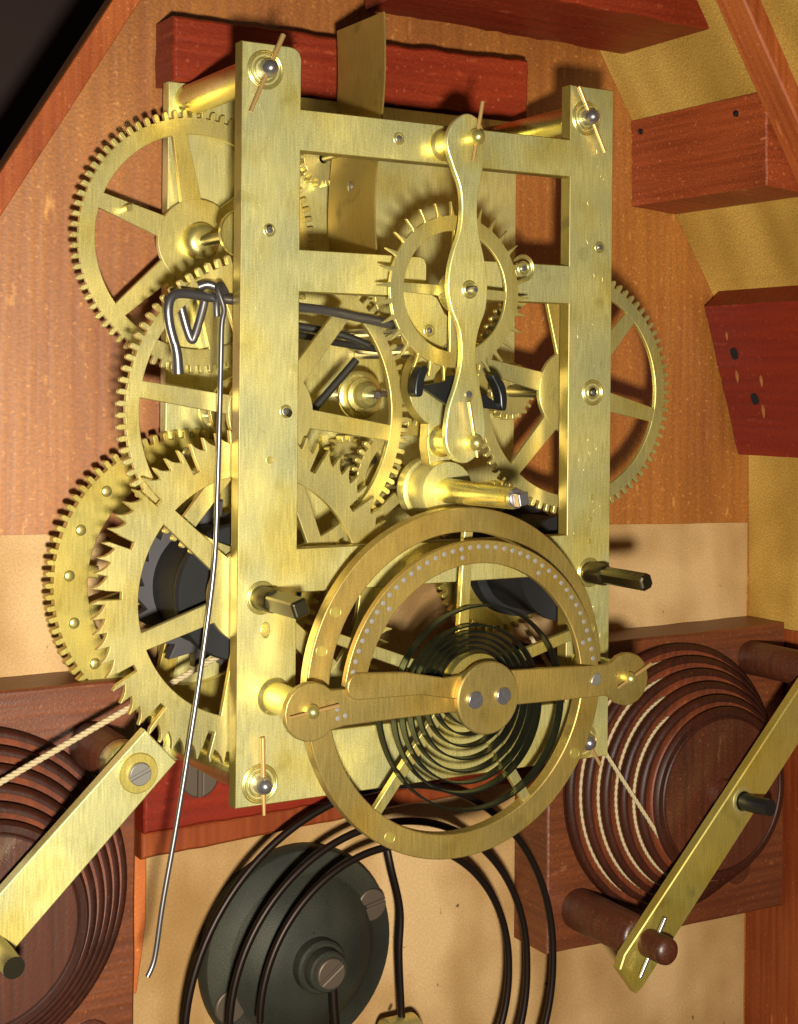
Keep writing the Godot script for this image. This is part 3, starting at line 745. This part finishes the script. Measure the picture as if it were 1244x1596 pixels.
	m = Mb.new(); sheet(m, smooth_loop(poly([-11.8, -0.2, -11.6, 3.0, -10.6, 5.6, -9.2, 6.6, -8.2, 5.8, -9.2, 3.4, -9.6, 0.2, -10.4, -0.6]), 3), [], -1.8, 1.6, 0.3); part("pallet", m, M.blacksteel, t)
	m = Mb.new(); sheet(m, smooth_loop(poly([9.4, 4.6, 11.4, 4.4, 13.2, 2.4, 13.9, -0.6, 13.6, -3.6, 12.2, -3.2, 11.8, -0.2, 10.8, 2.2]), 3), [], -1.8, 1.6, 0.3); part("pallet", m, M.blacksteel, t)
	rod(t, "arbor", 0, 0, -36, 6.2, 0.9, M.steel)

# ------------------------------------------------------------------ balance, hairspring and cock
func build_balance():
	var c := Vector3(52, 25.2, 11.5)
	var t := thing("balance", "large brass balance wheel with a dark flat spiral spring", "balance wheel", c)
	var m := Mb.new(); ring(m, circle(40.6, 160), 34.9, -3.4, 0.0, 0.25); part("balance_rim", m, M.brass_brown, t)
	for k in 5: part("spoke", spoke_shape(5.4, 35.2, 1.5, 1.2, deg_to_rad(87 + 72 * k), -2.2, -0.6), M.brass_wheel, t)
	m = Mb.new(); lathe(m, [0, -3.4, 6.0, -3.4, 6.2, -3.0, 6.2, -0.4, 5.8, 0, 3.2, 0.4, 3.2, 4.0, 0, 4.0], 36); part("hub", m, M.brass_bright, t)
	for a in [151.0, 164.5, -31.5, 15, -120]:
		var p := v2(deg_to_rad(a), 38.3); m = Mb.new(); lathe(m, [1.42, -0.02, 1.34, 0.025, 1.26, -0.02], 22); lathe(m, [1.16, -0.02, 1.12, 0.012, 0, 0.014], 22); part("rim_plug", m, M.brass_old, t, Vector3(p.x, p.y, 0))
	rod(t, "staff", 0, 0, -50, 8, 0.9, M.steel)
	# hairspring: a flat ribbon wound in about ten turns; the last ones open out
	m = Mb.new(); var prev := Vector2.ZERO; var pn := Vector2.ZERO; var turns := 8.0; var stp := 96
	var at := func(k: int) -> Vector2:
		var u := float(k) / (turns * stp); var a := k * TAU / stp + 3.4
		var tn := u * turns
		var g := smoothstep(6.7, 8.0, tn)
		var r := 6.0 + 2.05 * tn + 4.6 * g
		var off := smoothstep(0.8, 6.6, tn)
		return v2(-a, r) + Vector2(1.0 + 2.4 * g, -1.8 - 3.4 * off + 2.2 * g)
	for k in int(turns * stp):
		var a: Vector2 = at.call(k); var b: Vector2 = at.call(k + 1); var b2: Vector2 = at.call(k + 2)
		var n0 := (b - a).normalized().orthogonal(); var n1 := (b2 - b).normalized().orthogonal()
		for s in [1.0, -1.0]:
			var A: Vector2 = a + n0 * 0.15 * s; var B: Vector2 = b + n1 * 0.15 * s
			m.quad(Vector3(A.x, A.y, 0), Vector3(B.x, B.y, 0), Vector3(B.x, B.y, 2.4), Vector3(A.x, A.y, 2.4), Vector3(n0.x, n0.y, 0) * s, Vector3(n1.x, n1.y, 0) * s, Vector3(n1.x, n1.y, 0) * s, Vector3(n0.x, n0.y, 0) * s)
		for z in [0.0, 2.4]:
			var u3 := Vector3(0, 0, z - 1.2).normalized()
			m.quad(Vector3(a.x + n0.x * 0.2, a.y + n0.y * 0.2, z), Vector3(b.x + n1.x * 0.2, b.y + n1.y * 0.2, z), Vector3(b.x - n1.x * 0.2, b.y - n1.y * 0.2, z), Vector3(a.x - n0.x * 0.2, a.y - n0.y * 0.2, z), u3, u3, u3, u3)
	part("hairspring", m, M.spring, t, Vector3(0, 0, 0.7))
	# the cock: cross bar with pinned feet, arch with index dots, regulator arm and screwed cap
	t = thing("balance_cock", "brass balance cock with dotted arch and two-screw cap", "balance cock", Vector3(52, 23.6, 18))
	var d := Vector3(-52, -23.6, 0)
	var bar := PackedVector2Array()
	for k in 15: bar.append(Vector2(9.4, 23.8) + v2(deg_to_rad(42 + 19.6 * k), 6.4))
	bar.append_array(poly([17.5, 20.0, 30, 20.2, 45, 20.2, 52, 18.5, 60, 20.2, 75, 20.0, 89.5, 19.8]))
	for k in 15: bar.append(Vector2(95.6, 23.2) + v2(deg_to_rad(222 + 19.6 * k), 6.4))
	bar.append_array(poly([89.2, 27.2, 60, 28.4, 52, 29, 44, 27.4, 17.5, 28.0]))
	m = Mb.new(); sheet(m, bar, [], -1.9, 0.0, 0.25); part("cross_bar", m, M.brass_brown, t, d)
	var ar := PackedVector2Array()
	for k in 49: ar.append(Vector2(52, 23.9) + v2(deg_to_rad(5.5 + 167.0 * k / 48.0), 34.9))
	for k in 49: ar.append(Vector2(52, 23.9) + v2(deg_to_rad(170.0 - 162.0 * k / 48.0), 29.6))
	m = Mb.new(); sheet(m, ar, [], -1.75, -0.04, 0.2); part("arch", m, M.brass_brown, t, d)
	m = Mb.new(); lathe(m, [0.58, -0.03, 0.5, 0.05, 0, 0.09], 12)
	var dot: MeshInstance3D = null
	for k in 41:
		var p := Vector2(0, 0.3) + v2(deg_to_rad(171.0 - 4.05 * k), 33.4)
		if dot == null: dot = part("index_dot", m, M.dot, t, Vector3(p.x, p.y, -0.03))
		else: again(dot, t, Vector3(p.x, p.y, -0.03))
		if k % 10 == 8:
			p = Vector2(0, 0.3) + v2(deg_to_rad(171.0 - 4.05 * k), 31.4); again(dot, t, Vector3(p.x, p.y, -0.03))
	for p in [[-36.4, 0.2], [-36.2, -1.8], [-34.4, -1.4]]: again(dot, t, Vector3(p[0], p[1], 0.0))
	m = Mb.new(); var ra := PackedVector2Array()
	for k in 9: ra.append(Vector2(20.2, 28.5) + v2(deg_to_rad(90 + 22.5 * k), 2.9))
	ra.append_array(poly([36, 25.2, 45.2, 23.4]))
	for k in 13: ra.append(Vector2(53.2, 23.2) + v2(deg_to_rad(190 + 20.0 * k), 7.9))
	ra.append_array(poly([51, 30.6, 46.6, 28.6, 42, 28.5, 32, 30.6]))
	sheet(m, ra, [], 0.05, 1.4, 0.25); part("regulator_arm", m, M.brass_brown, t, d)
	m = Mb.new(); lathe(m, [0, -5.2, 8.1, -5.2, 8.3, -5.0, 8.3, -2.0, 0, -2.0], 48, Vector2(1.2, 0.6)); part("stud_disc", m, M.brass_bright, t)
	m = Mb.new(); lathe(m, [0, 1.3, 8.1, 1.3, 8.3, 1.5, 8.3, 2.7, 8.0, 3.0, 0, 3.0], 56, Vector2(1.0, -0.4)); part("cap", m, M.brass_brown, t)
	screw(t, "cap_screw", Vector3(-3.0, -0.4, 3.0), 1.95, 0.9, 0.55, M.steel); screw(t, "cap_screw", Vector3(4.7, -0.2, 3.0), 1.95, 0.9, -0.9, M.steel)
	m = Mb.new(); sheet(m, smooth_loop(poly([-1.5, -0.8, 0.4, -1.6, 1.7, -0.5, 1.0, 1.3, -0.6, 1.0]), 4), [], -0.1, 0.5, 0.25); part("solder_spot", m, M.steel_worn, t, Vector3(33.6, 0.6, 0))
	for p in [[9.0, 24.1, 0.12, 6.2, 5.4], [95.4, 23.6, 0.45, 7.0, 4.2]]:
		m = Mb.new(); lathe(m, [0, -18, 4.2, -18, 4.2, -17.2, 3.4, -16.4, 3.4, -3.0, 4.0, -2.4, 4.0, -1.8, 0, -1.8], 32, Vector2(p[0] - 52, p[1] - 23.6)); part("post", m, M.brass_bright, t)
		ball_end(t, "ball_end", Vector3(p[0] - 52, p[1] - 23.6, 0), 1.6, 2.8, M.brass_bright)
		taper_pin(t, Vector3(p[0] - 52, p[1] - 23.6, 1.4), p[2], p[3], p[4], 0.42)

# ------------------------------------------------------------------ bent wires and levers
func build_wires():
	var m := Mb.new()
	tube(m, curve(pts3([-1.0, 114.2, -6, -3.4, 116.2, -4, -5.0, 115.0, -2, -3.9, 110.5, -1, -4.4, 106.4, -1, -4.6, 93.7, -1, -5.2, 72, -0.6, -6.0, 54.1, -0.3, -9.0, 33.2, 0.4, -12.6, 12.5, 1.2, -15.4, -2.5, 1.8, -18.4, -17.3, 2.4, -20.2, -28.1, 2.8, -21.9, -32.0, 3.0]), 8), 0.62, 0.56, 12)
	solo("trip_wire", m, M.wire, "long thin bent wire hanging down past the count wheel", "wire", Vector3(0.5, 0, 0))
	var t := thing("rocker_lever", "bent steel rocker with hooked tail beside hanging wire, its arm crossing the window", "lever", Vector3(-4.2, 113, -5))
	m = Mb.new(); tube(m, curve(pts3([47.2, -4.6, -1.2, 38, -3.1, -1.1, 27, -1.6, -1.0, 9, -0.6, -0.6, 4, -0.2, 0, -2.0, 0.2, 0.5, -7.6, 0.7, 1.0, -10.2, 0.0, 1.4, -11.3, -2.4, 1.6, -11.0, -6.2, 1.6, -9.8, -10.4, 1.6]), 8), 1.15, 1.05, 14); part("lever_arm", m, M.wire, t)
	m = Mb.new(); tube(m, curve(pts3([-9.8, -10.2, 1.6, -9.2, -13, 1.6, -8.9, -17.0, 1.6]), 5), 1.2, 1.5, 8, 0.9, Vector3(0, 0, 1)); part("flat_tail", m, M.wire, t)
	m = Mb.new(); tube(m, curve(pts3([-0.2, 0.4, -4.0, -1.0, -3.2, -4.2, -2.4, -8.0, -4.4, -3.2, -9.2, -4.6, -4.4, -6.6, -4.6, -6.2, -0.6, -4.6]), 8), 1.0, 1.0, 12); part("hooked_wire", m, M.wire, t)
	m = Mb.new(); tube(m, curve(pts3([-3.2, 2.4, -1.0, -1.0, 3.0, -0.2, 1.2, 1.6, 1.0, 0.0, -1.0, 1.8, 0.0, -4.2, 2.0]), 8), 1.0, 0.8, 12); part("coil_end", m, M.wire, t)
	m = Mb.new(); tube(m, curve(pts3([12, 107.0, -24, 26, 106.4, -26, 40, 104.6, -29, 53, 103.2, -30]), 6), 0.95, 0.9, 12)
	solo("lifting_lever", m, M.lever, "thin dark lever running back to the polished arbor in the middle window", "lever")
	m = Mb.new(); tube(m, curve(pts3([8, 110.0, -22, 24, 108.2, -21, 36, 106.2, -19, 43, 103.8, -18]), 6), 1.1, 0.9, 12)
	solo("locking_lever", m, M.lever, "dark lever just below the rocker arm that crosses the middle window", "lever")
	m = Mb.new(); tube(m, curve(pts3([24, 83, -20, 32, 91.5, -19.6, 40, 100.2, -19]), 6), 1.0, 1.0, 12)
	solo("slanting_lever", m, M.lever, "thin dark lever slanting up across the middle window", "lever")
	t = thing("rocker_arbor", "polished steel arbor lying behind the escape wheel", "arbor", Vector3(54.3, 102.6, -43))
	rod(t, "arbor", 0, 0, 0, 39.5, 1.75, M.steel, 0.8)
	t = thing("hammer_arbor", "steel arbor just above the thicker polished one, behind the escape wheel", "arbor", Vector3(49.2, 107.1, -43))
	rod(t, "arbor", 0, 0, 0, 39.5, 1.4, M.steel, 0.8)

# ------------------------------------------------------------------ fusees
func fusee(t: Node3D, z0: float, z1: float, R: float, r: float):
	# wooden cone with six rounded grooves cut as steps, flat face with a turned line
	var m := Mb.new(); var gm := Mb.new(); var n := 5
	lathe(m, [0.0, z0, R - 0.5, z0, R, z0 + 0.4, R, z0 + 1.4], 96)
	for k in n:
		var p0 := Vector2(lerpf(R, r + 0.6, float(k) / n), lerpf(z0 + 1.4, z1 - 1.0, float(k) / n)); var p1 := Vector2(lerpf(R, r + 0.6, (k + 1.0) / n), lerpf(z0 + 1.4, z1 - 1.0, (k + 1.0) / n))
		var o := Vector2((p1 - p0).y, -(p1 - p0).x).normalized()          # out of the wood
		var pr := []
		for j in 9:
			var w := j / 8.0; var q := p0.lerp(p1, 0.52 * w) + o * (pow(sin(w * PI), 0.5) * 0.9 - 0.35); pr.append_array([q.x, q.y])
		lathe(m, pr, 96); pr = []
		for j in 10:
			var w := j / 9.0; var q := p0.lerp(p1, 0.52 + 0.48 * w) - o * (pow(sin(w * PI), 0.6) * 2.3 + 0.35); pr.append_array([q.x, q.y])
		lathe(gm, pr, 96)
	lathe(m, [r + 0.85, z1 - 1.2, r + 0.6, z1 - 0.5, r, z1, r - 1.4, z1, r - 1.7, z1 - 0.25, r - 2.0, z1, 0, z1], 96)
	part("ridged_cone", m, M.ridge, t); part("cord_grooves", gm, M.groove, t, Vector3.ZERO, "lighter worn grooves of the cone")
	m = Mb.new(); lathe(m, [r - 2.4, z1, r - 2.4, z1 + 0.12, 0, z1 + 0.14], 72); part("end_face", m, M.turned, t)

func cord_turn(k: int, z0: float, z1: float, R: float, r: float, a0: float, a1: float) -> Mb:
	# one turn of cord seen lying in groove k; towards both ends it sinks to the bottom of the groove
	var m := Mb.new()
	for strand in 2:
		var pts := []
		for i in 150:
			var u := i / 149.0; var a := lerpf(a0, a1, u); var kk := (k + 0.80 + 0.10 * (u - 0.5)) / 5.0
			var sink := 1.05 + 2.4 * pow(absf(2.0 * u - 1.0), 6.0); var tw := u * 150.0 + PI * strand
			var rr := lerpf(R, r + 0.6, kk) - sink * 0.83 + 0.15 * sin(tw); pts.append(Vector3(cos(a) * rr, sin(a) * rr, lerpf(z0 + 1.4, z1 - 1.0, kk) - sink * 0.56 + 0.15 * cos(tw)))
		tube(m, pts, 0.36, 0.36, 6)
	return m

func cord_shape(m: Mb, a: Vector3, b: Vector3, r: float):
	# three strands twisted together
	var d := (b - a); var ln := d.length(); var u := d.normalized(); var s := u.cross(Vector3(0, 0, 1)).normalized(); var w := u.cross(s)
	for k in 3:
		var pts := []
		for i in int(ln / 0.7) + 1:
			var x := i * 0.7; var ph := x * 1.5 + TAU * k / 3
			pts.append(a + u * x + (s * cos(ph) + w * sin(ph)) * r * 0.5)
		tube(m, pts, r * 0.56, -1, 7)

func post(called: String, x: float, y: float, z1: float, r: float, label: String) -> Node3D:
	var t := thing(called, label, "wooden post", Vector3(x, y, -37))
	var m := Mb.new(); var h := z1 + 37
	lathe(m, [0, 0, r, 0, r + 0.2, 1, r, h - 1.2, r - 0.5, h - 0.4, r - 1.2, h, 0, h], 36); part("shaft", m, M.turned, t)
	return t

func build_fusees():
	# ---- board, cone, bar on the right
	block("fusee_board", ragged(poly([112.4, -64.4, 202.4, -65.4, 202.4, 22.0, 112.4, 21.0]), 0.12, 9.0), -53.6, -37.0, M.walnut, "square dark wooden board under the cord-wound fusee cone", "wood board", 0.6)
	var t := thing("fusee_cone", "turned wooden fusee cone wound with pale cord, beside the balance", "fusee", Vector3(156.3, -19.8, -36.8))
	fusee(t, 0.0, 22.6, 39.2, 23.4)
	var m := Mb.new()
	for k in 4: part("cord_turn", cord_turn(k, 0.0, 22.6, 39.2, 23.4, deg_to_rad(92 + 9 * k), deg_to_rad(258 + 3 * k)), M.cord, t)
	m = Mb.new(); tube(m, curve(pts3([0, 0, 20, 0, 0, 34, 0.6, 0.4, 40.5]), 4), 2.5, 2.3, 18); part("arbor", m, M.blacksteel, t)
	m = Mb.new(); lathe(m, [0, 22.5, 4.6, 22.5, 4.2, 24.6, 0, 24.6], 24); part("collar", m, M.turned, t)
	m = Mb.new(); cord_shape(m, Vector3(92, 30.6, -20), Vector3(143.4, -40.2, -16.6), 0.6)
	solo("slack_cord", m, M.cord, "pale cord running down from the frame to the wound fusee cone", "cord")
	t = thing("fusee_bar", "long dull brass bar across the wound fusee cone, pegged at its lower end", "bar", Vector3(156.3, -19.8, -6))
	m = Mb.new(); var u := Vector2(61.5, 63.5).normalized(); var s := Vector2(-u.y, u.x)
	var o := PackedVector2Array()
	for e in [[-59, -5.3], [-56.6, -5.9], [62, -5.4], [62, 5.4], [-54, 5.4], [-57.6, 4.0]]: o.append(u * e[0] + s * e[1])
	sheet(m, o, [circle(2.9, 28)], -3.2, 0.0, 0.35); part("bar_plate", m, M.brass_old, t)
	m = Mb.new(); lathe(m, [4.0, 0.0, 3.6, 0.25, 2.9, 0.2, 2.7, 0.0], 32); part("bushing", m, M.brass_wheel, t)
	# dowels that carry the bar
	t = post("lower_dowel", 122.9, -53.0, -9.2, 5.6, "thick wooden dowel under the lower end of the dull brass bar")
	m = Mb.new(); lathe(m, [0, 27, 3.7, 27, 3.7, 37.6, 3.45, 38.7, 2.7, 39.5, 1.4, 39.9, 0, 40.0], 32); part("peg_end", m, M.turned, t)
	m = Mb.new(); tube(m, [Vector3(3.6, 6.6, 33.4), Vector3(-4.6, -7.6, 33.2)], 0.62, 0.5, 10); part("cross_pin", m, M.steel, t)
	post("upper_dowel", 187.6, 12.6, -9.2, 5.0, "wooden dowel at the upper end of the dull brass bar")
	t = thing("wooden_plug", "round wooden plug set in the board below the wound cone", "plug", Vector3(183, -50, -37))
	m = Mb.new(); lathe(m, [0, -0.5, 5.4, -0.5, 5.4, 0.5, 5.0, 0.9, 0, 0.9], 28); part("plug_face", m, M.turned, t)
	# ---- left
	block("fusee_board", ragged(poly([-99, -110, -8.9, -110, -8.9, 23.4, -24, 23.6, -99, 23.0]), 0.12, 9.0), -53.6, -37.0, M.walnut, "dark wooden board under the bare grooved cone at the left edge", "wood board", 0.6)
	t = thing("fusee_cone", "bare grooved wooden fusee cone behind the bright brass bar", "fusee", Vector3(-51.6, -23.0, -36.8))
	fusee(t, 0.0, 22.6, 39.8, 22.8)
	m = Mb.new(); tube(m, [Vector3(0, 0, 20), Vector3(0, 0, 38), Vector3(0.4, -0.4, 43.5)], 2.5, 2.3, 18); part("arbor", m, M.arbor, t)
	m = Mb.new(); cord_shape(m, Vector3(-58, 2.0, -20), Vector3(5.5, 30.8, -20), 0.75)
	solo("taut_cord", m, M.cord, "pale twisted cord running from the left edge up to the black barrel", "cord")
	t = thing("fusee_bar", "bright brass bar with washer and slotted screw at the lower left", "bar", Vector3(-20.6, 9.2, -6))
	m = Mb.new(); u = Vector2(-35.6, -34.6).normalized(); s = Vector2(-u.y, u.x); o = PackedVector2Array()
	for e in [[-7.6, -5.3], [62, -5.6], [62, 5.6], [-7.4, 5.4]]: o.append(u * e[0] + s * e[1])
	sheet(m, o, [], -3.2, 0.0, 0.3); part("bar_plate", m, M.brass, t)
	m = Mb.new(); lathe(m, [0, 0, 4.3, 0, 4.4, 0.15, 4.4, 0.6, 4.2, 0.8, 0, 0.8], 40); part("washer", m, M.brass_old, t)
	screw(t, "bar_screw", Vector3(0, 0, 0.8), 2.5, 1.2, 0.4, M.steel_worn)
	t = post("ferruled_post", -20.6, 9.2, -17.0, 5.2, "dark wooden post with a brass ferrule under the bright bar")
	m = Mb.new(); lathe(m, [0, 20.0, 5.0, 20.0, 5.2, 20.4, 5.2, 24.6, 4.8, 25.0, 0, 25], 36); part("ferrule", m, M.brass_bright, t)
	m = Mb.new(); lathe(m, [0, 25.0, 4.0, 25.0, 4.2, 25.4, 4.2, 27.6, 0, 27.7], 32); part("steel_washer", m, M.steel_worn, t)
	t = thing("wooden_plug", "round wooden plug half hidden at the foot of the left board", "plug", Vector3(-20, -61, -37))
	m = Mb.new(); lathe(m, [0, -0.5, 5.4, -0.5, 5.4, 0.5, 5.0, 0.9, 0, 0.9], 28); part("plug_face", m, M.turned, t)

# ------------------------------------------------------------------ gong and hammer
func build_gong():
	var t := thing("gong_stand", "black cast iron gong base with slotted screws on the paper", "gong base", Vector3(41.4, -54.6, -53.6))
	var m := Mb.new(); lathe(m, [0, 0, 27.2, 0, 27.4, 0.5, 27.2, 4.4, 26.6, 5.2, 21.4, 5.8, 20.6, 6.4, 17.5, 10.0, 13.0, 12.6, 9.0, 13.4, 6.9, 14.0, 6.8, 17.0, 6.2, 17.6, 0, 17.6], 64); part("cast_base", m, M.iron, t)
	m = Mb.new(); lathe(m, [0, 17.4, 5.4, 17.4, 5.5, 17.8, 5.2, 20.6, 4.8, 21.0, 0, 21.0], 40); part("washer", m, M.iron, t)
	screw(t, "hub_screw", Vector3(0, 0, 21.0), 3.9, 1.4, 0.62, M.screw_old, 0.1)
	for p in [[20.6, 9.4, 0.2], [-20.4, -9.8, 1.55]]: screw(t, "base_screw", Vector3(p[0], p[1], 5.4), 4.3, 1.1, p[2], M.screw_old, 0.1)
	var pts := [Vector3(43.4, -58.0, -34.6), Vector3(43.6, -64, -34.2), Vector3(44.2, -74, -33.6), Vector3(44.6, -92, -33)]
	m = Mb.new(); tube(m, curve(pts, 5), 1.25, 1.2, 12)
	# three open turns
	var sp := []; var c0 := Vector2(59.0, -63.2)
	var keys := [37.0, 38.0, 37.4, 41.0, 45.2, 44.2, 43.4, 50.0, 57.0, 53.6, 52.2, 56.0]      # radius at each quarter turn
	for i in 331:
		var u := i / 330.0 * 10.99; var k := int(u); var f := u - k; f = f * f * (3.0 - 2.0 * f) * 0.5 + f * 0.5
		var a := PI - u * PI / 2; var r := lerpf(keys[k], keys[mini(k + 1, 11)], f)
		sp.append(Vector3(c0.x + cos(a) * r, c0.y + sin(a) * r, -32.5))
	tube(m, sp, 0.98, 0.98, 12)
	solo("gong_coil", m, M.gong, "dark spiral gong wire coiled round in front of the black iron base", "gong")
	t = thing("strike_hammer", "thin iron hammer rod ending in a round brass head", "hammer", Vector3(66.9, -79.2, -40))
	m = Mb.new(); tube(m, curve(pts3([-4.6, 54.6, -2, -3.6, 46, 0, -0.6, 34, 0, -0.8, 22, 0, 0.4, 3, 0]), 6), 1.2, 1.1, 12, 0.8); part("rod", m, M.gong, t)
	m = Mb.new(); m.xf = Transform3D(Basis(Vector3(0, 1, 0), Vector3(0, 0, 1), Vector3(1, 0, 0)), Vector3(0, 0, 0)); lathe(m, [0, -4.6, 5.4, -4.6, 5.8, -4.2, 5.8, 4.2, 5.4, 4.6, 0, 4.6], 32); part("head", m, M.brass_wheel, t)
